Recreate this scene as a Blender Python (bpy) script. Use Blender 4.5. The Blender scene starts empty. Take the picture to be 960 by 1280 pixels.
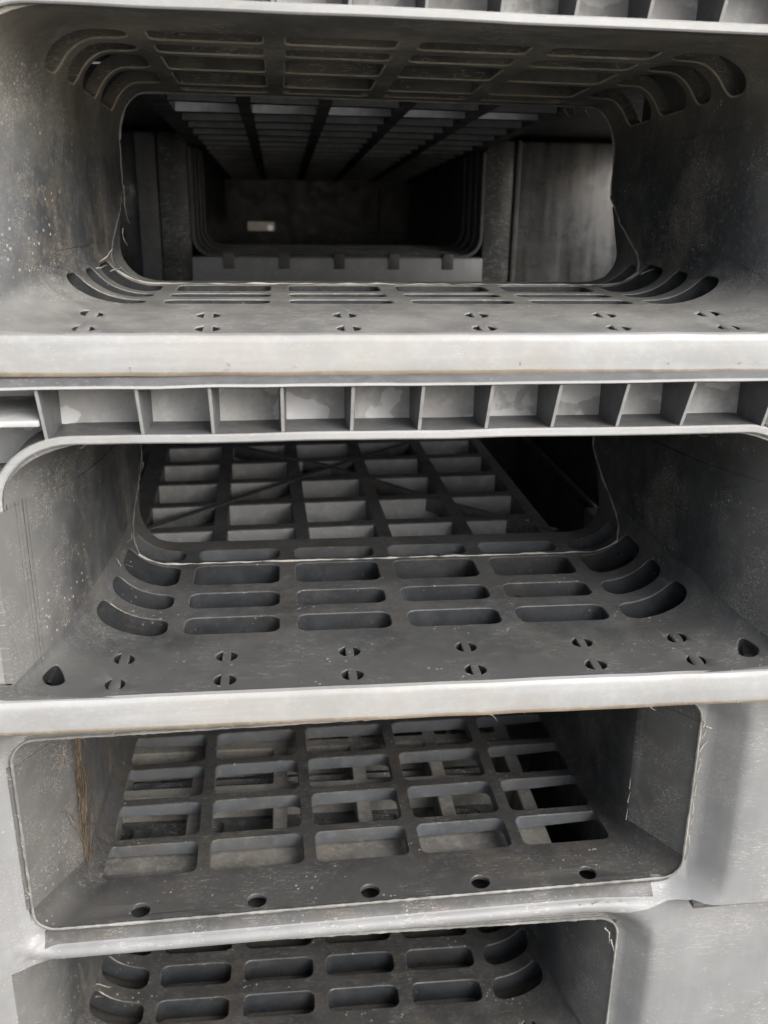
import bpy, bmesh, math, random
from mathutils import Vector, Matrix, noise
from mathutils.kdtree import KDTree
from mathutils.geometry import delaunay_2d_cdt
R = math.radians
S = bpy.context.scene
COL = S.collection
random.seed(7)

# ------------------------------------------------------------------ camera, sky, sun, exposure
CAM_Z = 0.4723
cam_d = bpy.data.cameras.new('camera')
cam = bpy.data.objects.new('camera', cam_d)
COL.objects.link(cam)
rt = Vector((0.9948828, -0.1005838, 0.0095451))
up = Vector((0.0250255, 0.3368485, 0.9412262))
fw = Vector((0.0978874, 0.9361709, -0.3376420))
m = Matrix((rt, up, -fw)).transposed().to_4x4()
m.translation = Vector((0, 0, CAM_Z))
cam.matrix_world = m
cam_d.sensor_fit = 'VERTICAL'
cam_d.sensor_height = 24.0
cam_d.lens = 1226.7 / 1280 * 24.0
cam_d.clip_start = 0.01
cam_d.clip_end = 500
cam_d.dof.use_dof = True
cam_d.dof.focus_distance = 0.42
cam_d.dof.aperture_fstop = 11.0
S.camera = cam

SUN_EL, SUN_AZ = R(31), R(147)          # azimuth measured clockwise from +Y: behind the camera, to the right
w = bpy.data.worlds.new('World'); S.world = w; w.use_nodes = True
wn = w.node_tree
sky = wn.nodes.new('ShaderNodeTexSky')
sky.sky_type = 'NISHITA'; sky.sun_disc = False
sky.sun_elevation = SUN_EL; sky.sun_rotation = SUN_AZ
sky.air_density = 1.0; sky.dust_density = 4.0; sky.ozone_density = 1.0
bg = wn.nodes['Background']
bg.inputs['Strength'].default_value = 0.11
hs = wn.nodes.new('ShaderNodeHueSaturation'); hs.inputs['Saturation'].default_value = .5; hs.inputs['Hue'].default_value = .5   # thin white overcast
wn.links.new(sky.outputs[0], hs.inputs['Color']); wn.links.new(hs.outputs[0], bg.inputs['Color'])
sun_d = bpy.data.lights.new('sun', 'SUN')
sun_d.energy = 1.5; sun_d.angle = R(40); sun_d.color = (.985, .99, 1)
sun = bpy.data.objects.new('sun', sun_d); COL.objects.link(sun)
sd = Vector((math.sin(SUN_AZ) * math.cos(SUN_EL), math.cos(SUN_AZ) * math.cos(SUN_EL), math.sin(SUN_EL)))
sun.rotation_euler = (-sd).to_track_quat('-Z', 'Y').to_euler()
S.view_settings.view_transform = 'Standard'; S.view_settings.look = 'None'
S.view_settings.gamma = 1; S.view_settings.use_curve_mapping = False
S.view_settings.exposure = 1.05
S.cycles.max_bounces = 8; S.cycles.diffuse_bounces = 6

# ------------------------------------------------------------------ materials
def mat(name, dark, light, dirt=(.16, .12, .075), dirt_amt=.25, fleck=.5, scratch=.5, rough=.45, patch=0.0,
        patch_col=(.45, .46, .48), streak=0.0, spec=.5, stain=None, wear_light=None, hstreak=0.0, bump=.35, mott=.35):
    M = bpy.data.materials.new(name); M.use_nodes = True
    T = M.node_tree; N = T.nodes; L = T.links
    b = N['Principled BSDF']
    tc = N.new('ShaderNodeTexCoord')
    def noi(scale, det=4, ro=.55, vec=None, sc=None, off=(0, 0, 0), rot=(0, 0, 0)):
        mp = N.new('ShaderNodeMapping'); mp.inputs['Location'].default_value = off
        mp.inputs['Rotation'].default_value = rot
        if sc: mp.inputs['Scale'].default_value = sc
        L.new(tc.outputs['Object'], mp.inputs['Vector'])
        n = N.new('ShaderNodeTexNoise'); n.inputs['Scale'].default_value = scale
        n.inputs['Detail'].default_value = det; n.inputs['Roughness'].default_value = ro
        L.new(mp.outputs[0], n.inputs['Vector']); return n.outputs['Fac']
    def ramp(v, a, c):
        r = N.new('ShaderNodeMapRange'); r.inputs['From Min'].default_value = a; r.inputs['From Max'].default_value = c
        r.interpolation_type = 'SMOOTHSTEP'
        L.new(v, r.inputs['Value']); return r.outputs[0]
    def mul(a, c):
        q = N.new('ShaderNodeMath'); q.operation = 'MULTIPLY'
        for i, v in enumerate((a, c)):
            if isinstance(v, (int, float)): q.inputs[i].default_value = v
            else: L.new(v, q.inputs[i])
        return q.outputs[0]
    def mix(f, a, c):
        q = N.new('ShaderNodeMix'); q.data_type = 'RGBA'
        if isinstance(f, (int, float)): q.inputs[0].default_value = f
        else: L.new(f, q.inputs[0])
        for i, v in ((6, a), (7, c)):
            if isinstance(v, tuple): q.inputs[i].default_value = (*v, 1)
            else: L.new(v, q.inputs[i])
        return q.outputs[2]
    c = mix(ramp(noi(22, 5, .6), .32, .7), dark, light)
    c = mix(mul(ramp(noi(150, 5, .65, off=(3, 1, 2)), .45, .75), mott), c, tuple(min(1, x * 1.7) for x in light))
    if hstreak:                                # scrapes along the lip
        c = mix(mul(ramp(noi(26, 5, .6, sc=(.2, 2, 3.2), off=(5, 2, 1)), .40, .66), hstreak), c, tuple(x * 1.5 for x in light))
        c = mix(mul(ramp(noi(30, 5, .7, sc=(.15, 2, 4), off=(1, 2, 8)), .54, .70), hstreak), c, tuple(x * .5 for x in dark))
        c = mix(mul(ramp(noi(7, 3, .5, off=(8, 2, 8)), .5, .7), .3), c, (.36, .325, .28))
    if streak:
        c = mix(mul(ramp(noi(26, 3, .6, sc=(3.2, 3.2, .35), off=(5, 5, 1)), .4, .66), streak), c, tuple(x * 1.8 for x in light))
        c = mix(mul(ramp(noi(34, 3, .6, sc=(3.2, 3.2, .3), off=(15, 5, 1)), .5, .72), streak), c, tuple(x * .55 for x in dark))
    if dirt_amt:
        c = mix(mul(ramp(noi(30, 8, .7, off=(9, 4, 7)), .48, .70), dirt_amt), c, dirt)
        c = mix(mul(ramp(noi(420, 3, .7, off=(2, 8, 7)), .52, .70), dirt_amt * .8), c, tuple(x * 1.5 for x in dirt))
    if wear_light:                                   # bleached towards the open mouth, with the brighter light there put into the colour
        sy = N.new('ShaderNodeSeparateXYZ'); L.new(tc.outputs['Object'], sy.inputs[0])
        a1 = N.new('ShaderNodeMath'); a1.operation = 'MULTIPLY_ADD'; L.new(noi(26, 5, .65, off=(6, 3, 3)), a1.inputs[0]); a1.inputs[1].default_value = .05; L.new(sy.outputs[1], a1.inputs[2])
        c = mix(mul(ramp(a1.outputs[0], .072, .012), .85), c, wear_light)
    if stain:
        sx = N.new('ShaderNodeSeparateXYZ'); L.new(tc.outputs['Object'], sx.inputs[0])
        a1 = N.new('ShaderNodeMath'); a1.operation = 'MULTIPLY_ADD'; L.new(noi(28, 5, .65, off=(1, 7, 3)), a1.inputs[0]); a1.inputs[1].default_value = .07; L.new(sx.outputs[2], a1.inputs[2])
        f = ramp(a1.outputs[0], .075, .125)
        c2 = mix(ramp(noi(24, 6, .65, off=(2, 2, 8)), .35, .68), stain[0], stain[1])
        c = mix(f, c, c2)
        a2 = N.new('ShaderNodeMath'); a2.operation = 'MULTIPLY_ADD'; L.new(noi(34, 5, .65, off=(4, 1, 6)), a2.inputs[0]); a2.inputs[1].default_value = .03; L.new(sx.outputs[2], a2.inputs[2])
        c = mix(mul(ramp(a2.outputs[0], .030, .012), .85), c, mix(ramp(noi(30, 6, .65, off=(3, 2, 1)), .35, .68), stain[2], stain[3]))
    if patch:
        c = mix(mul(ramp(noi(38, 4, .45, off=(1.3, 2.2, .4)), .535, .55), patch), c, patch_col)
    if fleck:
      for vsc, vth in ((300, .16), (130, .042)):
        vo = N.new('ShaderNodeTexVoronoi'); vo.inputs['Scale'].default_value = vsc
        L.new(tc.outputs['Object'], vo.inputs['Vector'])
        pt = N.new('ShaderNodeMath'); pt.operation = 'LESS_THAN'; pt.inputs[1].default_value = vth
        L.new(vo.outputs['Distance'], pt.inputs[0])
        g = ramp(noi(40, 3, .6, off=(4, 4, vsc)), .52, .64)
        c = mix(mul(mul(pt.outputs[0], g), fleck), c, (.38, .375, .36))
    if scratch:
        for k, (rx, ry, rz) in enumerate(((.5, .4, .3), (1.4, .2, 1.1), (.2, 1.2, 2.2))):
            s = noi(95, 2, .5, sc=(1, 7, 7), off=(k * 3.1, k, 2), rot=(rx, ry, rz))
            q = N.new('ShaderNodeMath'); q.operation = 'SUBTRACT'; L.new(s, q.inputs[0]); q.inputs[1].default_value = .5
            a = N.new('ShaderNodeMath'); a.operation = 'ABSOLUTE'; L.new(q.outputs[0], a.inputs[0])
            ln = N.new('ShaderNodeMath'); ln.operation = 'LESS_THAN'; L.new(a.outputs[0], ln.inputs[0]); ln.inputs[1].default_value = .0075
            g = ramp(noi(28, 3, .6, off=(k * 7, 2, 9)), .52, .60)
            c = mix(mul(mul(ln.outputs[0], g), scratch), c, (.45, .44, .41))
    L.new(c, b.inputs['Base Color'])
    rr = N.new('ShaderNodeMapRange'); L.new(noi(70, 4, .6, off=(6, 6, 1)), rr.inputs['Value'])
    rr.inputs['From Min'].default_value = .3; rr.inputs['From Max'].default_value = .7
    rr.inputs['To Min'].default_value = rough - .1; rr.inputs['To Max'].default_value = rough + .15
    L.new(rr.outputs[0], b.inputs['Roughness'])
    b.inputs['Specular IOR Level'].default_value = spec
    bp = N.new('ShaderNodeBump'); bp.inputs['Strength'].default_value = bump; bp.inputs['Distance'].default_value = .0006
    ad = N.new('ShaderNodeMath'); ad.operation = 'ADD'
    L.new(noi(60, 3, .5), ad.inputs[0]); L.new(mul(noi(600, 3, .6), .25), ad.inputs[1])
    L.new(ad.outputs[0], bp.inputs['Height']); L.new(bp.outputs[0], b.inputs['Normal'])
    return M
M_FLOOR = mat('black_plastic', (.048, .050, .052), (.094, .096, .097), dirt_amt=.22, fleck=.8, scratch=.3, rough=.42, wear_light=(.105, .104, .10))
M_WALL = mat('black_plastic_wall', (.030, .033, .036), (.058, .062, .066), dirt_amt=.2, fleck=.8, scratch=.8, rough=.38, wear_light=(.19, .188, .182))
M_DIRTY = mat('dusty_black_plastic', (.028, .031, .034), (.052, .056, .060), dirt=(.19, .155, .105), dirt_amt=.4, fleck=.9, scratch=.8, rough=.5, stain=((.095, .089, .077), (.200, .185, .152), (.19, .186, .175), (.30, .293, .275)), wear_light=(.17, .174, .180))
M_LIP = mat('faded_plastic', (.275, .279, .281), (.315, .319, .321), dirt=(.33, .28, .21), dirt_amt=.22, fleck=.4, scratch=.35, rough=.45, hstreak=.42, bump=.12, mott=.16)
M_RIB = mat('weathered_plastic', (.34, .345, .35), (.45, .455, .46), dirt_amt=.22, fleck=.3, scratch=.2, rough=.5, patch=.6, patch_col=(.70, .71, .73))
M_BLOCK = mat('block_plastic', (.052, .054, .057), (.092, .095, .099), dirt_amt=.25, fleck=.3, scratch=.2, rough=.5)
M_FACE = mat('weathered_grey_face', (.205, .208, .211), (.245, .248, .251), dirt_amt=.06, fleck=.8, scratch=.7, rough=.42, streak=.08, bump=.1, mott=.10)
M_GRID = mat('deck_plastic', (.045, .046, .048), (.085, .087, .089), dirt=(.2, .17, .12), dirt_amt=.35, fleck=.4, scratch=.1, rough=.5)
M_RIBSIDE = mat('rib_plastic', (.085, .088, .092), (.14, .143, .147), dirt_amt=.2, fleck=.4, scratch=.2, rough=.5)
M_PANEL = mat('streaked_panel', (.030, .031, .033), (.060, .062, .065), dirt_amt=.2, fleck=.2, scratch=.2, rough=.3, streak=.9)
M_CELLA = mat('lit_upper_cell_wall', (.25, .257, .266), (.36, .368, .378), dirt_amt=.3, fleck=.3, scratch=0, rough=.45, patch=.4, patch_col=(.36, .37, .39))  # pale bluish tone: light reaching these cells is put into the colour
M_FLOORD = mat('grimy_plastic', (.028, .029, .030), (.056, .056, .056), dirt=(.13, .105, .075), dirt_amt=.35, fleck=.9, scratch=.3, rough=.42, wear_light=(.085, .083, .079))
M_GRIDD = mat('sandy_deck_plastic', (.12, .118, .112), (.26, .25, .23), dirt=(.23, .20, .155), dirt_amt=.6, fleck=.6, scratch=.1, rough=.6)
M_RIM = mat('dusty_edge', (.26, .235, .185), (.42, .38, .30), dirt_amt=.4, fleck=0, scratch=0, rough=.6)
M_CRUD = mat('brown_grime', (.12, .10, .075), (.20, .17, .13), dirt_amt=.4, fleck=0, scratch=0, rough=.7)
M_BURR = mat('torn_plastic_edge', (.24, .235, .22), (.42, .41, .38), dirt_amt=.2, fleck=0, scratch=0, rough=.55)
M_SEAM = mat('moulded_edge', (.13, .13, .128), (.30, .295, .28), dirt_amt=.2, fleck=0, scratch=0, rough=.5)
M_STAIN = mat('stained_wall', (.036, .039, .042), (.062, .066, .070), dirt=(.13, .085, .045), dirt_amt=.5, fleck=.6, scratch=.7, rough=.5, wear_light=(.135, .133, .127))
M_TAN = mat('dimming_board', (.085, .074, .058), (.12, .104, .082), dirt_amt=.2, fleck=0, scratch=0, rough=.8)
M_ROOT = mat('dry_root', (.045, .032, .02), (.14, .102, .062), dirt_amt=.3, fleck=0, scratch=0, rough=.8)
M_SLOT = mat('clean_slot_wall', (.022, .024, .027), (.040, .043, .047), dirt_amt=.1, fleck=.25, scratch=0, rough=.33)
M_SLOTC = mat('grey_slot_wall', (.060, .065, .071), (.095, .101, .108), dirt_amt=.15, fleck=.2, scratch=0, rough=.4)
M_CHAN = mat('dark_channel', (.045, .046, .047), (.09, .091, .092), dirt_amt=.3, fleck=.6, scratch=.4, rough=.5)
M_CELL = mat('lit_cell_wall', (.27, .272, .275), (.36, .362, .365), dirt=(.2, .17, .12), dirt_amt=.3, fleck=.3, scratch=.1, rough=.5)  # paler than the bar tops: light on the cell walls put into the colour
M_CONC = mat('concrete', (.075, .070, .062), (.11, .105, .095), dirt_amt=.3, fleck=.2, scratch=0, rough=.9)

# ------------------------------------------------------------------ mesh helpers
def obj(name, verts, faces, material, parent=None, smooth=35, recalc=True):
    me = bpy.data.meshes.new(name)
    me.from_pydata([tuple(v) for v in verts], [], faces)
    if recalc:
        bm = bmesh.new(); bm.from_mesh(me)
        bmesh.ops.remove_doubles(bm, verts=bm.verts, dist=1e-6)
        bmesh.ops.recalc_face_normals(bm, faces=bm.faces); bm.to_mesh(me); bm.free()
    for p in me.polygons: p.use_smooth = True
    me.set_sharp_from_angle(angle=R(smooth))
    me.materials.append(material)
    o = bpy.data.objects.new(name, me); COL.objects.link(o)
    if parent: o.parent = parent
    return o

def box(x0, x1, y0, y1, z0, z1, bev=.0006):
    bm = bmesh.new(); bmesh.ops.create_cube(bm, size=1)
    for v in bm.verts:
        v.co = Vector((x0 if v.co.x < 0 else x1, y0 if v.co.y < 0 else y1, z0 if v.co.z < 0 else z1))
    if bev:
        bmesh.ops.bevel(bm, geom=bm.edges[:], offset=min(bev, .3 * min(x1 - x0, y1 - y0, z1 - z0)), segments=2, affect='EDGES', profile=.5)
    bm.verts.index_update()
    V = [v.co.copy() for v in bm.verts]; F = [[v.index for v in f.verts] for f in bm.faces]; bm.free()
    return V, F
def join(*parts):
    V, F = [], []
    for v, f in parts:
        n = len(V); V += list(v); F += [[i + n for i in q] for q in f]
    return V, F
def xform(vf, fn): return [fn(v) for v in vf[0]], vf[1]

def prism_x(profile, x0, x1, nx=1, wob=0.0, seed=0):
    """closed (y,z) profile extruded along x, with a little waviness"""
    V, F = [], []; n = len(profile)
    for i in range(nx + 1):
        x = x0 + (x1 - x0) * i / nx
        for j, (y, z) in enumerate(profile):
            d = wob * noise.noise(Vector((x * 35, seed + j * .13, 0))) if wob else 0
            e = wob * noise.noise(Vector((x * 50, seed + 7 + j * .13, 0))) if wob else 0
            V.append(Vector((x, y + d, z + e)))
    for i in range(nx):
        for j in range(n):
            a, b_ = i * n + j, i * n + (j + 1) % n
            F.append([a, b_, b_ + n, a + n])
    F.append(list(range(n))); F.append([nx * n + j for j in range(n)])
    return V, F

def tube(pts, r, k=6, taper=False, jit=0.0):
    pts = [Vector(p) for p in pts]; V, F = [], []
    n = len(pts)
    for i, p in enumerate(pts):
        t = (pts[min(i + 1, n - 1)] - pts[max(i - 1, 0)]).normalized()
        a = t.orthogonal().normalized() if i == 0 else (a - t * a.dot(t)).normalized()
        c = t.cross(a)
        rr = r * (1 - .8 * i / (n - 1) if taper else 1) * (1 + jit * random.uniform(-1, 1))
        for j in range(k):
            q = 2 * math.pi * j / k
            V.append(p + a * (rr * math.cos(q)) + c * (rr * math.sin(q)))
    for i in range(n - 1):
        for j in range(k):
            F.append([i * k + j, i * k + (j + 1) % k, (i + 1) * k + (j + 1) % k, (i + 1) * k + j])
    F.append(list(range(k))); F.append([(n - 1) * k + j for j in range(k)])
    return V, F
def dense(pts, step=.004, jit=0.0):
    out = []
    pts = [Vector(p) for p in pts]
    for a, b_ in zip(pts, pts[1:]):
        n = max(1, int((b_ - a).length / step))
        for i in range(n): out.append(a.lerp(b_, i / n))
    out.append(pts[-1])
    return [p + Vector((random.uniform(-jit, jit) for _ in range(3))) for p in out]

def rrect(x0, x1, y0, y1, r, n=5):
    P = []
    r = min(r, .499 * (x1 - x0), .499 * (y1 - y0))
    for cx, cy, a0 in ((x1 - r, y0 + r, -90), (x1 - r, y1 - r, 0), (x0 + r, y1 - r, 90), (x0 + r, y0 + r, 180)):
        for i in range(n + 1):
            a = R(a0 + 90 * i / n); P.append((cx + r * math.cos(a), cy + r * math.sin(a)))
    return P
def circle(cx, cy, r, n=24): return [(cx + r * math.cos(2 * math.pi * i / n), cy + r * math.sin(2 * math.pi * i / n)) for i in range(n)]
def halfmoons(cx, cy, r=.0047, g=.0014, n=8):
    out = []
    for s in (1, -1):
        a0 = math.acos(g / r)
        P = [(cx + s * r * math.cos(-a0 + 2 * a0 * i / n), cy + r * math.sin(-a0 + 2 * a0 * i / n)) for i in range(n + 1)]
        out.append(P if s > 0 else P[::-1])
    return out
def inside(p, poly):
    x, y = p; c = False; j = len(poly) - 1
    for i in range(len(poly)):
        xi, yi = poly[i]; xj, yj = poly[j]
        if (yi > y) != (yj > y) and x < (xj - xi) * (y - yi) / (yj - yi) + xi: c = not c
        j = i
    return c

HOLE = []                                     # centres of the hole walls of the last sheet
def hole_test(extra=lambda c: True):
    kd = KDTree(len(HOLE))
    for i, c in enumerate(HOLE): kd.insert(c, i)
    kd.balance()
    return lambda p: kd.find(p.center)[2] < 8e-5 and extra(p.center)

def sheet(outline, holes, slines, tlines, fmap, T, bev=.0004):
    """a plate with real through-holes: (s,t) plane triangulated, mapped by fmap(s,t,depth), thickness T(s,t)"""
    K = 1000.0
    vs, es = [], []
    def loop(P):
        n = len(vs)
        vs.extend(Vector((x * K, y * K)) for x, y in P)
        es.extend((n + i, n + (i + 1) % len(P)) for i in range(len(P)))
    loop(outline)
    for h in holes: loop(h)
    sx = [p[0] for p in outline]; ty = [p[1] for p in outline]
    for s in slines:
        n = len(vs); vs.extend((Vector((s * K, min(ty) * K - 1)), Vector((s * K, max(ty) * K + 1)))); es.append((n, n + 1))
    for t in tlines:
        n = len(vs); vs.extend((Vector((min(sx) * K - 1, t * K)), Vector((max(sx) * K + 1, t * K)))); es.append((n, n + 1))
    ov, oe, of, _, _, _ = delaunay_2d_cdt(vs, es, [], 0, 1e-4)
    P2 = [(v[0] / K, v[1] / K) for v in ov]
    bbs = [(min(x for x, _ in h), max(x for x, _ in h), min(y for _, y in h), max(y for _, y in h)) for h in holes]
    tris = []
    for f in of:
        c = (sum(P2[i][0] for i in f) / len(f), sum(P2[i][1] for i in f) / len(f))
        if not inside(c, outline): continue
        if any(b_[0] < c[0] < b_[1] and b_[2] < c[1] < b_[3] and inside(c, h) for b_, h in zip(bbs, holes)): continue
        tris.append(list(f))
    used = sorted({i for f in tris for i in f}); n = len(used)
    ix = {v: i for i, v in enumerate(used)}
    Q = [P2[v] for v in used]
    V = [fmap(s, t, 0) for s, t in Q] + [fmap(s, t, T(s, t)) for s, t in Q]
    F = [[ix[i] for i in f] for f in tris] + [[ix[i] + n for i in reversed(f)] for f in tris]
    cnt = {}
    for f in tris:
        for i in range(len(f)):
            a, b_ = ix[f[i]], ix[f[(i + 1) % len(f)]]
            cnt.setdefault((min(a, b_), max(a, b_)), []).append((a, b_))
    bd = [e[0] for e in cnt.values() if len(e) == 1]
    nrm = {}; hol = {}
    for a, b_ in bd:
        mx, my = (Q[a][0] + Q[b_][0]) / 2, (Q[a][1] + Q[b_][1]) / 2
        h = any(q[0] - 1e-5 < mx < q[1] + 1e-5 and q[2] - 1e-5 < my < q[3] + 1e-5 for q in bbs)
        hol[(a, b_)] = h
        dx, dy = Q[b_][0] - Q[a][0], Q[b_][1] - Q[a][1]; l = math.hypot(dx, dy) or 1
        for v in (a, b_):
            o = nrm.setdefault(v, [0, 0]); o[0] += dy / l; o[1] -= dx / l   # faces are CCW: outside is on the right
    r2 = {}; HOLE.clear()
    def ring(v):
        if v not in r2:
            o = nrm[v]; l = math.hypot(*o) or 1
            s, t = Q[v][0] + o[0] / l * bev, Q[v][1] + o[1] / l * bev
            r2[v] = len(V); V.append(fmap(s, t, bev))
        return r2[v]
    for a, b_ in bd:
        if hol[(a, b_)] and bev:
            c, d = ring(a), ring(b_)
            F.append([b_, a, c, d]); F.append([d, c, a + n, b_ + n])
            HOLE.append((V[d] + V[c] + V[a + n] + V[b_ + n]) / 4)
        else:
            F.append([b_, a, a + n, b_ + n])
    return V, F

def paint(o, material, test):
    """a second material on the faces that pass the test (a worn edge, a channel)"""
    o.data.materials.append(material)
    for p in o.data.polygons:
        if test(p): p.material_index = 1
    return o

# ------------------------------------------------------------------ shape of the tunnel sleeve
ZC0 = .0965                                 # ceiling height at the mouth, floor is z = 0
ZT = .1205                                  # top of the pallet
def lerpt(x, tab):
    if x <= tab[0][0]: return tab[0][1]
    for (a, u), (b_, v) in zip(tab, tab[1:]):
        if x <= b_:
            k = (x - a) / (b_ - a); return u + (v - u) * k
    return tab[-1][1]
def hw_soft(y): return min(.150, .1265 + .0215 * math.exp(-max(y, -.02) / .034))
def hw_flare(y): return lerpt(y, ((0, .1475), (.0255, .1335), (.0292, .1306), (.06, .1290), (.19, .126)))
def ceil_z(y): return ZC0 - .074 * max(0, y)
def rzf(y, rz1): return rz1 if rz1 < .012 else lerpt(y, ((-.010, .0045), (.006, .0065), (.045, rz1)))
def sleeve(hw, a0, rz1, a1=.112, rzc=.022, crisp=False):
    """map (s, y): s runs along the cross-section; returns functions for floor, wall and ceiling parts"""
    SF = .030                               # arc parameter length of a fillet
    def floor_p(s, y):
        q = abs(s); sg = 1 if s > 0 else -1; rz = rzf(y, rz1)
        h = hw(y); b0 = a0 if not crisp else h - .0105
        if q <= a0: return Vector((s if q < .100 or not crisp else sg * (.100 + (q - .100) * (b0 - .100) / (a0 - .100)), y, 0))
        k = (q - a0) / SF
        if k <= 1:
            a = k * math.pi / 2
            return Vector((sg * (b0 + (h - b0) * math.sin(a)), y, rz * (1 - math.cos(a))))
        return Vector((sg * (h + min(.0005, (q - a0 - SF) * .4)), y, rz + (q - a0 - SF)))
    def ceil_p(s, y):
        q = abs(s); sg = 1 if s > 0 else -1; zc = ceil_z(y)
        h = hw(y); b1 = a1 if not crisp else h - .011
        if q <= a1: return Vector((s if q < .097 or not crisp else sg * (.097 + (q - .097) * (b1 - .097) / (a1 - .097)), y, zc))
        k = (q - a1) / SF
        if k <= 1:
            a = k * math.pi / 2
            return Vector((sg * (b1 + (h - b1) * math.sin(a)), y, zc - rzc * (1 - math.cos(a))))
        return Vector((sg * (h + min(.0005, (q - a1 - SF) * .4)), y, zc - rzc - (q - a1 - SF)))
    def off(fn, flip):
        def g(s, t, d):
            p = fn(s, t)
            if d == 0: return p
            e = 4e-4
            ds = fn(s + e, t) - fn(s - e, t); dt = fn(s, t + e) - fn(s, t - e)
            nn = ds.cross(dt).normalized() * (1 if flip else -1)
            return p + nn * d
        return g
    return off(floor_p, False), off(ceil_p, True), SF

COLS = [-.07323, -.02441, .02441, .07323]
def corner_rows(rows, x0=.1005, s1=.128, r=.005):
    H = []
    for (y0, y1) in rows:
        for c in COLS: H.append(rrect(c - .0208, c + .0208, y0, y1, r))
        for sg in (1, -1):
            h = rrect(x0, s1, y0, y1, .006)
            # the tips of the corner slots lean towards the back
            h = [(x, y + max(0, (x - .112)) * .25) for x, y in h]
            H.append(h if sg > 0 else [(-x, y) for x, y in h][::-1])
    return H
def flist(a, b_, n): return [a + (b_ - a) * i / n for i in range(n + 1)]

def tag(o, **k):
    for a, v in k.items(): o[a] = v

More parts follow.
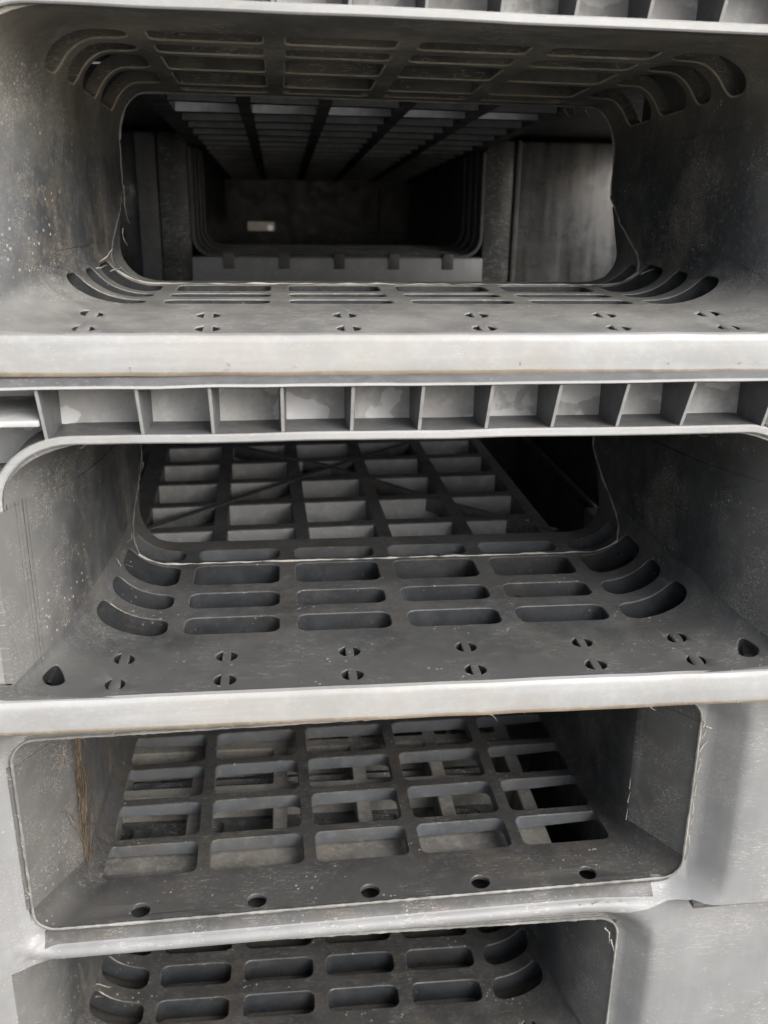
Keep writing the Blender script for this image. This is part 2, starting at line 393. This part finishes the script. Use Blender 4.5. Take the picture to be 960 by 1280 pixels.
# ------------------------------------------------------------------ the pallet
def pallet(label, loc, rz, roll, scale=1.0, ribbed=True, five=False, closed_top=False, mid=None, T=.0145, grid_mat=None,
           floor_mat=None, ceil_mat=None, wall_mat=None, window=False, yf=0.0):
    root = bpy.data.objects.new('plastic_pallet', None); COL.objects.link(root)
    root.location = (loc[0], loc[1], loc[2] + CAM_Z); root.rotation_euler = (0, -roll, rz); root.scale = (scale,) * 3
    root.empty_display_size = .1
    tag(root, label=label, category='pallet', group='black plastic pallets in one stack')
    Tf = T if ribbed else (.0075 if five else .0143)
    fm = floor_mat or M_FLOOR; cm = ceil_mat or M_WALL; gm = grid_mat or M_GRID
    y0 = -.009 if ribbed else yf
    soft = ribbed or not five
    hw = hw_soft if soft else hw_flare
    a0, rz_ = (.105, .0165) if soft else (.1185, .009)
    fl, ce, SF = sleeve(hw, a0, rz_, .112, .022 if ribbed else .011, five)
    if not ribbed and not five: ce = sleeve(hw, a0, rz_, .112, .011, True)[1]
    rzc = .022 if ribbed else .011
    fil = flist(a0, a0 + SF, 10); fils = [-s for s in fil] + fil
    yl = [y0 + .003, .004 + y0 * .5, .012, .02, .03, .045, .06, .08, .1, .12, .14, .16, .18]
    def on_fillet(P):                          # true x -> parameter s, so that holes keep their size on the rounded corner
        o = []
        for x, y in P:
            q = abs(x)
            if q > a0: x = math.copysign(a0 + SF * math.asin(min(.999, (q - a0) / (hw(y) - a0))) * 2 / math.pi, x)
            o.append((x, y))
        return o
    # ---- floor board with slots
    if five:
        YE = .158
        holes = []
        for (a, b_) in ((.0300, .0525), (.0575, .0845), (.0900, .1170), (.1220, .1490)):
            for i in range(5): holes.append(rrect((i - 2) * .0514 - .0229, (i - 2) * .0514 + .0229, a, b_, .004))
        for i in range(5):
            P = circle((i - 2) * .0521 + .0004, .0072, .0047)
            holes.append([(x if abs(x) < .1 else math.copysign(.100 + (abs(x) - .100) * (a0 - .100) / (hw(y) - .0105 - .100), x), y) for x, y in P])
    else:
        YE = .1195
        holes = corner_rows(((.0408, .0575), (.0667, .0835), (.0925, .1165)))
        for i, x in enumerate((-.1157, -.0741, -.0247, .0247, .0741, .1157)):
            for y in (.0012, .0207):
                holes += [on_fillet(h) for h in halfmoons(x + random.uniform(-.0008, .0008), y)]
        for sg in (1, -1) if loc[2] < -.1 else ():                    # tear-drop drain in each front corner
            P = circle(0, 0, .0046, 20)
            P = [(x * (1 if y < 0 else 1 - y * 90) + sg * .1385, y * (1.0 if y < 0 else 1.7) + .0030) for x, y in P]
            holes.append(on_fillet(P))
    e = a0 + SF + .003
    se = a0 + SF * .92
    if five: out = [(-e, y0), (e, y0), (e, YE), (-e, YE)]
    else:
        sk = a0 + SF * .55
        out = [(-e, y0), (e, y0), (e, .152), (se, .139), (sk, YE), (-sk, YE), (-se, .139), (-e, .152)]
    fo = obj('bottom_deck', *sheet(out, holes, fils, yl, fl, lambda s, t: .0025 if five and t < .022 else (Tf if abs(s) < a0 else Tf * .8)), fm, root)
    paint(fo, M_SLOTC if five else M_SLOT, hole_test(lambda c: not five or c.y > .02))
    # ---- rear part of the floor, a little lower
    if not five:
        hw2 = lambda y: hw(y) + .0012
        f2, _, _ = sleeve(hw2, a0, rz_)
        g2 = lambda s, t, d: f2(s, t, d) + Vector((0, 0, -.0028))
        h2 = corner_rows(((.1290, .1440),))
        sk = a0 + SF * .35
        o2 = [(-e - .016, .127), (-e, .1215), (e, .1215), (e + .016, .127), (e + .016, .186), (e - .004, .172), (sk, .1565),
              (-sk, .1565), (-e + .004, .172), (-e - .016, .186)]
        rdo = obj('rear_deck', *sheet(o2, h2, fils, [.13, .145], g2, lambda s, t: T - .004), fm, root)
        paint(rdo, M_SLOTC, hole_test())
    # ---- side walls
    wf = lambda sg: (lambda s, t, d: Vector((sg * (hw(s) + d), s, t)))
    zt = lambda y: ceil_z(y) - rzc - .002
    z0 = lambda y: rzf(y, rz_) + .0025
    for sg in (1, -1):
        ys = sorted(set(flist(y0, .185, 14) + ([.0255, .0262, .029, .0297] if five else [])))
        if five: low = [(y, z0(y)) for y in ys]
        else:
            low = [(y, z0(y)) for y in ys if y < .146] + [(.1475, z0(.1475)), (.185, .0375)]
        o_ = low + [(y, zt(y)) for y in ys[::-1]]
        V, F = sheet(o_, [], ys[1:-1], [.045], wf(sg), lambda s, t: .0028)
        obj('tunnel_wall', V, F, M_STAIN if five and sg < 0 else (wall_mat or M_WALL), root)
    # ---- ceiling with slots
    ch = []
    for (a, b_) in ((.0371, .0548), (.0626, .0803), (.0850, .1188), (.1241, .1600)):
        for c in COLS: ch.append(rrect(c - .0208, c + .0208, a, b_, .004))
        for sg in (1, -1):
            h = rrect(.1005, .1335, a, b_, .007)
            h = [(x, y + max(0, x - .115) * .3) for x, y in h]
            ch.append(h if sg > 0 else [(-x, y) for x, y in h][::-1])
    for c in COLS: ch.append(rrect(c - .0208, c + .0208, .1665, .1800, .003))
    e1 = .112 + SF + .003
    co = [(-e1, min(0, yf)), (e1, min(0, yf)), (e1, .187), (-e1, .187)]
    f1 = flist(.112, .112 + SF, 10)
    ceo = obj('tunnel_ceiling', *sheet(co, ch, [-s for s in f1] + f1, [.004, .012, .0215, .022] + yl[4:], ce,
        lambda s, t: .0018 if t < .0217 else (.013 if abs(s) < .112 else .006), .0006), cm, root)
    vv = ceo.data.vertices
    paint(ceo, M_RIM, lambda p: len(p.vertices) == 4 and sum(.0007 < (vv[a].co - vv[b_].co).length < .001 for a, b_ in p.edge_keys) >= 2)
    # ---- posts either side of the tunnel
    for sg in (1, -1):
        xi = .1515; xo = .31
        zb = -T if ribbed else -.0085
        zz = .078 if ribbed else ZT
        A = box(min(sg * xi, sg * xo), max(sg * xi, sg * xo), (.006 if ribbed else .012 + yf), .185, zb + .001, zz, .002)
        obj('corner_post', *(join(A, box(min(sg * .1385, sg * xo), max(sg * .1385, sg * xo), .0395, .183, zz - .004, ZT - .004, .001)) if ribbed else A), M_FACE if ribbed else M_WALL, root)
    # ---- mouth
    if ribbed:
        wob = .0003
        lip = [(-.0080, .0004), (-.0098, .0001), (-.0106, -.0009), (-.0109, -.0022), (-.0110, -.0108), (-.0108, -.0120), (-.0112, -.0125), (-.0111, -.0133), (-.0104, -.0138), (-.0080, -.0138)]
        paint(obj('front_lip', *prism_x(lip, -.31, .31, 248, wob, loc[2] * 40), M_LIP, root), M_CRUD, lambda p: p.center.z < -.0118)
        # rim of the opening: a flat band bent along the mouth
        path = []
        path.append(Vector((-.1487, 0, .070)))
        for i in range(1, 13):
            a = math.pi / 2 * i / 12; path.append(Vector((-.1487 + .0265 * (1 - math.cos(a)), 0, .074 + .0225 * math.sin(a))))
        path += [Vector((-.1222 + .2444 * i / 24, 0, .0965)) for i in range(1, 25)]
        path += [Vector((-p.x, 0, p.z)) for p in path[:13][::-1]]
        V, F = [], []
        for i, p in enumerate(path):
            t = (path[min(i + 1, len(path) - 1)] - path[max(i - 1, 0)]).normalized()
            nn = Vector((-t.z, 0, t.x))
            jy = .0003 * noise.noise(Vector((i * .4, loc[2] * 9, 0)))
            for (dn, y) in ((-.0004, -.0012), (0.0002, -.0018), (.0022, -.0018), (.0028, -.0012), (.0028, .0215), (-.0004, .0215)):
                V.append(p + nn * dn + Vector((0, y + jy, jy)))
        for i in range(len(path) - 1):
            for j in range(6): F.append([i * 6 + j, i * 6 + (j + 1) % 6, (i + 1) * 6 + (j + 1) % 6, (i + 1) * 6 + j])
        F.append(list(range(6))); F.append([(len(path) - 1) * 6 + j for j in range(6)])
        mro = obj('mouth_rim', V, F, M_LIP, root)
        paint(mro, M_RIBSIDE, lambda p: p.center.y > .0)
        # top skin with its nose, back wall of the cells, ribs
        nose = [(-.0060, ZT), (-.0098, ZT - .0010), (-.0108, ZT - .0017), (-.0109, ZT - .0026), (-.0100, ZT - .0031), (.0215, ZT - .0031), (.0215, ZT)]
        paint(obj('top_rim', *prism_x(nose, -.31, .31, 124, .0003, loc[2] * 30 + 5), M_LIP, root), M_RIBSIDE, lambda p: abs(p.normal.z) > .6)  # level faces darker: shade under the pallet above put into the colour
        obj('cell_back', *box(-.1318, .1318, .0175, .0205, .0989, ZT - .0027, 0), M_RIB, root)
        xs = [-.1305] + [-.0978 + .02443 * i for i in range(9)] + [.1285]
        for i, x in enumerate(xs):
            h = .00095
            zb = .0985 if abs(x) < .125 else .0945
            pr = []
            for sg in (-1, 1):
                pr.append([(x + sg * h * k, y, z) for (k, y, z) in
                           ((.6, .0003, zb), (1.35, .004, zb), (1.5, .0178, zb), (1.5, .0178, ZT - .0028), (1.35, -.006, ZT - .0028), (.6, -.0093, ZT - .0028))])
            V = pr[0] + pr[1]; n = 6
            F = [list(range(n)), list(range(n, 2 * n))] + [[j, (j + 1) % n, (j + 1) % n + n, j + n] for j in range(n)]
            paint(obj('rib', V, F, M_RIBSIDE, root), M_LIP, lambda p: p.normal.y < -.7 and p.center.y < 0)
        for sg in (1, -1):
            a, b_ = sorted((sg * .1318, sg * .31))
            obj('corner_shelf', *box(a, b_, -.0045, .034, .1035, .1058, .0005), M_RIB, root)
            a, b_ = sorted((sg * .1322, sg * .31))
            c_, d_ = sorted((sg * .1392, sg * .31)); e_, f_ = sorted((sg * .1322, sg * .1394))
            obj('corner_pocket', *join(box(c_, d_, .036, .039, .079, ZT - .0032, 0), box(e_, f_, .0362, .0388, .0985, ZT - .0033, 0)), M_RIB, root)
            a, b_ = sorted((sg * .1505, sg * .31))
            obj('post_face', *box(a, b_, -.0086, .0058, -.0128, .0690, .0012), M_FACE, root)
    else:
        fx, fz0, fz1, fr = .1482, -.0002, ceil_z(0) + .0003, .011
        def sdf(x, z):
            cx, cz = 0, (fz0 + fz1) / 2
            qx = abs(x - cx) - (fx - fr); qz = abs(z - cz) - ((fz1 - fz0) / 2 - fr)
            return math.hypot(max(qx, 0), max(qz, 0)) + min(max(qx, qz), 0) - fr
        def yo(x, z):
            d = sdf(x, z)
            if z < 0 and x < .150: lipv = -.0002 + lerpt(d, ((0, 0), (.0010, .0006), (.0050, .0000), (.0072, -.0012), (.0086, -.0036), (.0104, -.0046), (.0126, -.0042), (.0142, -.0026)))
            sv = lerpt(d, ((0, 0), (.0012, .0006), (.0025, .0004), (.0135, -.0112), (.0155, -.0128), (.018, -.0138), (.022, -.0142), (.05, -.0145)))
            if z >= 0 or x >= .150 or x < -.172: return sv
            k = max(0, min(1, max((x - .100) / .046, (-x - .140) / .030))); k = k * k * (3 - 2 * k)
            return lipv + (sv - lipv) * k
        zb = -.0142
        ou = [(-.31, zb), (.108, zb), (.118, zb + .0008), (.130, -.0112), (.140, -.0086), (.150, -.0072), (.165, -.0066), (.31, -.0066), (.31, ZT + .0042), (.156, ZT + .0042), (.146, ZT + .0036), (.134, ZT + .0018), (.122, ZT - .0005), (-.31, ZT - .0005)]
        hole = [(p.x * 1.0025, p.z) for p in (fl(q, y0, -.0001) for q in flist(-(a0 + SF), -a0, 10) + flist(-.09, .09, 12) + flist(a0, a0 + SF, 10))]
        hole += [(p.x * 1.0025, p.z) for p in (ce(q, y0, -.0001) for q in flist(.112 + SF, .112, 10) + flist(.09, -.09, 12) + flist(-.112, -.112 - SF, 10))]
        sl = [s * (fx + d) for s in (1, -1) for d in (.0012, .0025, .006, .010, .0135, .0145, .0155, .0168, .018, .022, .04)] + [s * (fx - d) for s in (1, -1) for d in (.004, .011, .0075, .0095, .013, .0147, .0165)] + flist(-.13, .13, 26)
        tl = [fz0 - d for d in (.001, .0025, .0045, .006, .0072, .0079, .0086, .0095, .0104, .0115, .0126, .0135)] + [fz1 + d for d in (.0012, .0025, .006, .010, .0135, .0155, .018, .02)] + [.003, .0065, .01, .03, .05, .07, .083, .087, .091]
        fm_ = lambda x, z, d: Vector((x, y0 + yo(x, z) + .0001 * noise.noise(Vector((x * 18, z * 18, loc[2] * 10))) * (1 if sdf(x, z) > .006 else 0) + d, z))
        fwo = obj('front_wall', *sheet(ou, [hole], sl, tl, fm_, lambda s, t: .0022, 0), M_FACE, root, smooth=50)
        paint(fwo, M_CHAN, lambda p: -.0071 < p.center.z < .0005 and -.145 < p.center.x < .1335)
        fr_pts = [(x, -.0006 + .0002 * noise.noise(Vector((x * 200, z * 200, 1))), z) for x, z in hole]
        fr_pts = [(x, y + y0, z) for x, y, z in fr_pts]
        fr_pts.append(fr_pts[0])
        if not five: fr_pts = [p for p in fr_pts if p[0] > .05 or p[2] > .09]; fr_pts = sorted(fr_pts, key=lambda p: math.atan2(p[2] - .045, p[0])); fr_pts = [p for p in fr_pts if p[0] > -.05]
        obj('frame_edge', *tube(dense(fr_pts, .002, .00006), .00065, 6, False, .3), M_SEAM, root)
        if five:
            obj('base_strip', *box(.150, .31, -.0116, .012, -.0096, -.0068, .0004), M_CHAN, root)
            obj('hole_light_stop', *box(-.147, .147, .002, .0225, -.0112, -.0102, 0), M_FLOOR, root)  # unseen plate added under the round holes to keep them dark
            obj('deck_front', *box(-.15, .15, .004 + yf, .0215, .0985, ZT - .0008, .0005), M_GRIDD, root)
        else:
            obj('deck_front', *box(-.15, .15, .004 + yf, .0215, .0985, ZT - .0008, .0005), M_GRIDD, root)
    # ---- seams on the tunnel walls and floor edge
    if not five:
        for sg in (1, -1):
            P = [fl(sg * s, y, -.0002) for s, y in ((a0 + SF * .55, YE), (a0 + SF * .75, .1285), (a0 + SF * .92, .139), (a0 + SF + .003, .152))]
            P += [Vector((sg * (hw(.165) - .0002), .165, .0255)), Vector((sg * (hw(.185) - .0002), .185, .0375))]
            P += [Vector((sg * (hw(.185) - .0002), .185, z)) for z in (.05, .06, .0715)]
            obj('mould_seam', *tube(dense(P, .003, .00022), (.00055 if sg > 0 else .0003), 5, False, .6), M_BURR if sg > 0 else M_SEAM, root)
        P = [fl(s, YE - .0002, -.0001) for s in flist(-(a0 + SF * .55), a0 + SF * .55, 60)]
        obj('board_edge', *tube([p + Vector((0, random.uniform(-.0003, .0003), random.uniform(-.0002, .0003))) for p in P], .00042, 5, False, .9), M_BURR, root)
        P = [ce(s, .187, -.0001) for s in flist(-(.112 + SF), .112 + SF, 60)]
        obj('ceiling_edge', *tube(P, .0008, 5, False, .4), M_SEAM, root)
    # ---- open grid of the top deck behind the mouth
    gx0, gx1 = -.1215, .1215
    cells = []
    for k in range(-2, 3):
        cx = .0022 + .0462 * k
        j = 0
        while True:
            a = .0480 + .0435 * j; b_ = a + .0365
            if b_ > 1.02: break
            cells.append(rrect(cx - .0196, cx + .0196, a, b_, .0015, 2)); j += 1
    zt_ = ZT - (.001 if not closed_top else .003)
    gf = lambda s, t, d: Vector((s, t, zt_ - d))
    dg = obj('deck_grid', *sheet([(gx0, .0225), (gx1, .0225), (gx1, 1.02), (gx0, 1.02)], cells, [], [], gf, lambda s, t: .0195 if t > .189 else .0195, .0006), gm, root)
    paint(dg, M_CELLA if closed_top else M_CELL if gm is M_GRID else gm, lambda p: abs(p.normal.z) < .4 and abs(p.normal.y) > .8)
    if closed_top:
        for k, (a, b_) in enumerate(((.0208, .272), (.279, 1.05))):
            obj('deck_sheet', *box(-.31, .31, a, b_, ZT - .0025, ZT - .0002, 0), M_GRID, root)
    else:
        def bar(p, q_, wd=.0045):
            p, q_ = Vector((*p, 0)), Vector((*q_, 0)); d = (q_ - p).normalized(); nn = Vector((-d.y, d.x, 0)) * wd / 2
            V = [p + nn, p - nn, q_ - nn, q_ + nn]
            V = [v + Vector((0, 0, ZT - .0095)) for v in V] + [v + Vector((0, 0, ZT - .0006)) for v in V]
            return V, [[0, 1, 2, 3], [4, 5, 6, 7], [0, 1, 5, 4], [1, 2, 6, 5], [2, 3, 7, 6], [3, 0, 4, 7]]
        for p, q_ in (((-.115, .172), (-.002, .280)), ((-.002, .280), (.124, .395)), ((.002, .290), (.0705, .2035)), ((.0705, .2035), (.124, .150)), ((-.115, .395), (.002, .290))):
            obj('diagonal_brace', *bar(p, q_), M_GRID, root)
    # ---- middle and rear blocks of the pallet
    DY = 1.05
    if mid:
        ym, hm, xm, zm, hm_z = mid
        def ushape(sh, rr=.016):
            P = [(xm - hm + sh, zm + hm_z + .012), (xm - hm + sh, zm + rr)]
            P += [(xm - hm + sh + rr * (1 - math.cos(R(a))), zm + sh * .6 + rr * (1 - math.sin(R(a)))) for a in (15, 30, 45, 60, 75, 90)]
            return P + [(2 * xm - x, z) for x, z in P[::-1]]
        for k in range(4):
            obj('inner_rim', *tube(dense([(x, ym + .020 * k, z) for x, z in ushape(.0016 * k)], .004), .0018, 6), M_BLOCK, root)
        P = ushape(0); n = len(P); d = .44
        V = [Vector((x, ym, z)) for x, z in P] + [Vector((xm + (x - xm) * .96, ym + d, zm - .025 + (z - zm) * .95)) for x, z in P]
        obj('inner_tunnel', V, [[j, j + 1, j + 1 + n, j + n] for j in range(n - 1)], M_WALL, root, recalc=False)
        il = obj('inner_lip', *box(xm - hm - .002, xm + hm + .002, ym - .004, ym + .006, zm - .032, zm - .001, .0015), M_FACE, root)
        for i in range(5):
            x = xm + (i - 2) * .047
            obj('lip_notch', *box(x - .0045, x + .0045, ym - .0055, ym - .0002, zm - .0105, zm + .0024, .0003), M_GRID, il)
        obj('inner_post', *box(xm + .066, xm + .0685, ym + .33, ym + .34, zm - .01, zm + .045, .0005), M_BLOCK, root)
        for sg in (1, -1):
            xi = xm + sg * (hm + .0015); x2 = xi + sg * .0255
            a, b_ = sorted((xi, x2)); obj('block_frame', *box(a, b_, ym, ym + .12, -.06, .072, .002), M_WALL, root)
            w_ = .0022 if sg > 0 else .008
            a, b_ = sorted((x2, x2 + sg * 2 * w_))
            obj('block_edge', *box(a, b_, ym - .003, ym + .02, -.06, .072, .0012), M_BLOCK, root)
            a, b_ = sorted((b_ if sg > 0 else a, sg * .31))
            obj('block_panel', *box(a, b_, ym + .05, ym + .12, -.06, .072, .002), M_PANEL, root)
    else:
        for sg in (1, -1):
            a, b_ = sorted((sg * .292, sg * .308))
            obj('side_light_stop', *box(a, b_, .187, DY - .202, -T - .0005, ZT + .0003, .001), M_WALL, root)  # unseen panel added to keep outside light out of the tunnel
    for sg in (1, -1):
        a, b_ = sorted((sg * .128, sg * .31))
        obj('rear_post', *box(a, b_, DY - .2, DY, -T + .001, ZT - .004, .002), M_WALL, root)
    if window:
        pan = lambda s, t, d: Vector((s, DY - .05 + d, t))
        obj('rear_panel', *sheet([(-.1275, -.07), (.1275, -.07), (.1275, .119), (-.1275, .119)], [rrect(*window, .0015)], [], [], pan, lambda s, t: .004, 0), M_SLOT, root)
    else:
        obj('rear_panel', *box(-.1275, .1275, DY - .05, DY - .044, -T + .001, .099, 0), M_WALL, root)
    return root, fl, hw

# top to bottom
A, flA, hwA = pallet('topmost pallet with a long dark tunnel, its ribbed edge cut off by the photo top',
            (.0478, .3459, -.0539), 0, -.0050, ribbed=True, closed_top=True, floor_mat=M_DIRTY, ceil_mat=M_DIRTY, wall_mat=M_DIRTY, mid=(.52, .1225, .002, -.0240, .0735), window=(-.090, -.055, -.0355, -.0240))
B, flB, hwB = pallet('pallet second from the top, a full row of open rib cells above its mouth',
            (.0481, .3400, -.1906), 0, 0, ribbed=True)
Cc, flC, hwC = pallet('pallet third from the top, smooth grey front and five round holes along its floor edge',
            (.0342, .3683, -.3261), .0245, .004, scale=1.023, ribbed=False, five=True, T=.0112, floor_mat=M_FLOORD)
D, flD, hwD = pallet('lowest pallet in view, smooth grey front, its mouth cut off by the photo bottom',
            (.0123, .3900, -.4574), 0, -.004, ribbed=False, grid_mat=M_GRIDD, floor_mat=M_FLOORD, yf=-.003)

# the topmost pallet is sprung: its floor board bows, its deck slopes down to the back and a little to the right
def bow(y): return lerpt(y, ((-.012, -.0030), (.0014, -.0022), (.0207, -.0004), (.041, .0009), (.0667, .0001), (.0927, -.0008), (.118, -.0009)))
for o in B.children:
    if o.name.split('.')[0] in ('deck_grid', 'side_rail', 'diagonal_brace'):
        for v in o.data.vertices: v.co.z -= .074 * max(0, v.co.y - .05)
for o in A.children:
    for v in o.data.vertices:
        x, y, z = v.co
        if o.name.split('.')[0] in ('deck_grid', 'deck_sheet', 'side_rail'): v.co.z -= .074 * (y - .05)
        if z < .035 and y < .2: v.co.z += bow(y) * (1 if z < .02 else (.035 - z) / .015)
        if -.005 < z: v.co.z -= .013 * x * min(1, z / .0965) * (1 if y < .3 else .4)

# ------------------------------------------------------------------ dried roots caught in the third pallet
def hit(p): return p
strands = []
for i in range(70):
    t = random.random()
    s0 = Vector((-.1300, .026 + .012 * random.random() + .008 * t, .004 + .080 * t))
    P = [s0]
    d = Vector((.0004, random.uniform(-.0015, .0035), random.choice((-1, 1)) * random.uniform(.002, .004)))
    for k in range(random.randint(4, 10)):
        q = P[-1] + d + Vector((random.uniform(-.0006, .0008), random.uniform(-.0012, .0012), random.uniform(-.001, .001)))
        q.x = -hwC(max(0, q.y)) + random.uniform(.0002, .0012); q.z = min(.084, max(.003, q.z)); P.append(q)
    P[0].x = -hwC(P[0].y) + .0005
    strands.append(tube(P, random.uniform(.00012, .00036), 4, True))
ro = obj('dried_roots', *join(*strands), M_ROOT, None)
ro.matrix_world = Matrix.Translation(Cc.location) @ Cc.rotation_euler.to_matrix().to_4x4() @ Matrix.Scale(1.023, 4)
tag(ro, label='brown dried plant fibres stuck on the left inner wall of the third pallet', category='debris')

# ------------------------------------------------------------------ torn shavings of plastic left on the mould edges
def burr(root, p, length=.007, d=(0, 0, 1), r=.00028, curl=.6):
    p = Vector(p); d = Vector(d).normalized(); P = [p]
    for k in range(9):
        d = (d + Vector((random.uniform(-curl, curl) for _ in range(3))) * .5).normalized()
        P.append(P[-1] + d * length / 9)
    obj('plastic_burr', *tube(P, r, 5, True, .25), M_BURR, root)
def on(fl, s, y, z=0): return fl(s, y, -.0002) + Vector((0, 0, z))
for (s, y) in ((-.128, .093), (-.126, .099), (-.131, .118), (-.124, .106)):
    burr(B, on(flB, s, y), random.uniform(.006, .011), (random.uniform(-.2, .8), -.5, .4))
for k in range(6):                                           # fine moulding ridges inside the left edge of the second pallet's mouth
    y = .0008 + .0017 * k
    P = [Vector((-hwB(y) + .0001, y, z)) for z in (.074, .06, .045, .03, .02)] + [flB(-q, y + .0012 * j, -.0001) for j, q in enumerate((.135, .1325))]
    obj('mould_ridge', *tube(dense(P, .004, .00005), .00015, 5, True), M_WALL if k % 2 else M_BLOCK, B)
for z in (.034, .046, .055): burr(B, (-hwB(.185) + .0006, .184, z), .008, (.2, -.3, random.choice((-1, 1))))
for (s, y) in ((-.126, .088), (-.122, .104), (-.128, .1), (.120, .112)):
    burr(A, on(flA, s, y), random.uniform(.006, .010), (random.uniform(.2, .8), -.4, .3), .0004)
for x in (.098, .103, .109): burr(A, (x, .185, .080), .005, (.3, -.4, -1), .0004, .4)
burr(A, (-.1255, .183, .04), .02, (0, -.5, -1), .00025, .25); burr(A, (-.1255, .17, .02), .012, (-.1, -.6, -.4), .00025, .3)
for z in (.082, .076, .069, .058, .047, .036, .03, .024): burr(Cc, (.1487, -.0012, z), random.uniform(.004, .010), (.25, -.15, random.choice((-1, 1))), random.uniform(.0002, .00045), .45)
for (x, z) in ((.1500, .082), (.1515, .081)): burr(Cc, (x, -.001, z), .015, (1, -.1, -.25), .0003, .25)
for x in (.098, .104, .111, .117): burr(Cc, (x, -.0042, -.0085), .006, (1, -.2, .1), .0003, .6)
for z in (.02, .03, .045, .06, .07): burr(Cc, (-.1480, -.001, z), random.uniform(.004, .008), (random.uniform(-.4, .3), -.1, 1), .00025, .5)
for z in (.012, .022, .03): burr(Cc, (hwC(.03) - .0002, .0285, z), .007, (.0, -.1, random.choice((-1, 1))), .0003, .12)
for (s, y) in ((-.125, .055), (-.128, .062)): burr(D, on(flD, s, y), .010, (.8, -.2, .5), .0004)
for (x, z) in ((.1455, .088), (.143, .091), (.147, .083)): burr(D, (x, -.0045, z), .006, (.3, -.2, -1), .0004, .5)
for k in range(26):                                          # fuzz along the bottom edge of the two pale lips
    L_ = A if k % 3 else B
    x = random.uniform(-.14, .15); burr(L_, (x, -.0106, -.0136), random.uniform(.0015, .004), (random.uniform(-1, 1), -.25, random.uniform(-.3, .5)), .00018, .7)

# ------------------------------------------------------------------ a board added behind the stack to dim the light at the far end
bd = lambda s_, t, d: Vector((s_, 1.56 + d, t))
bo = obj('dimming_board', *sheet([(-.22, .002), (.10, .002), (.10, .66), (-.22, .66)], [circle(-.0150, .3733, .0045, 12)], [], [], bd, lambda a_, b_: .009, 0), M_TAN, None)
tag(bo, label='added tan board behind the stack, dimming the light at the far end of the top tunnel', category='board')

# ------------------------------------------------------------------ ground
bmv = [(-60, -60, -.0), (60, -60, 0), (60, 60, 0), (-60, 60, 0)]
g = obj('ground', bmv, [[0, 1, 2, 3]], M_CONC, None, recalc=False)
tag(g, kind='structure')
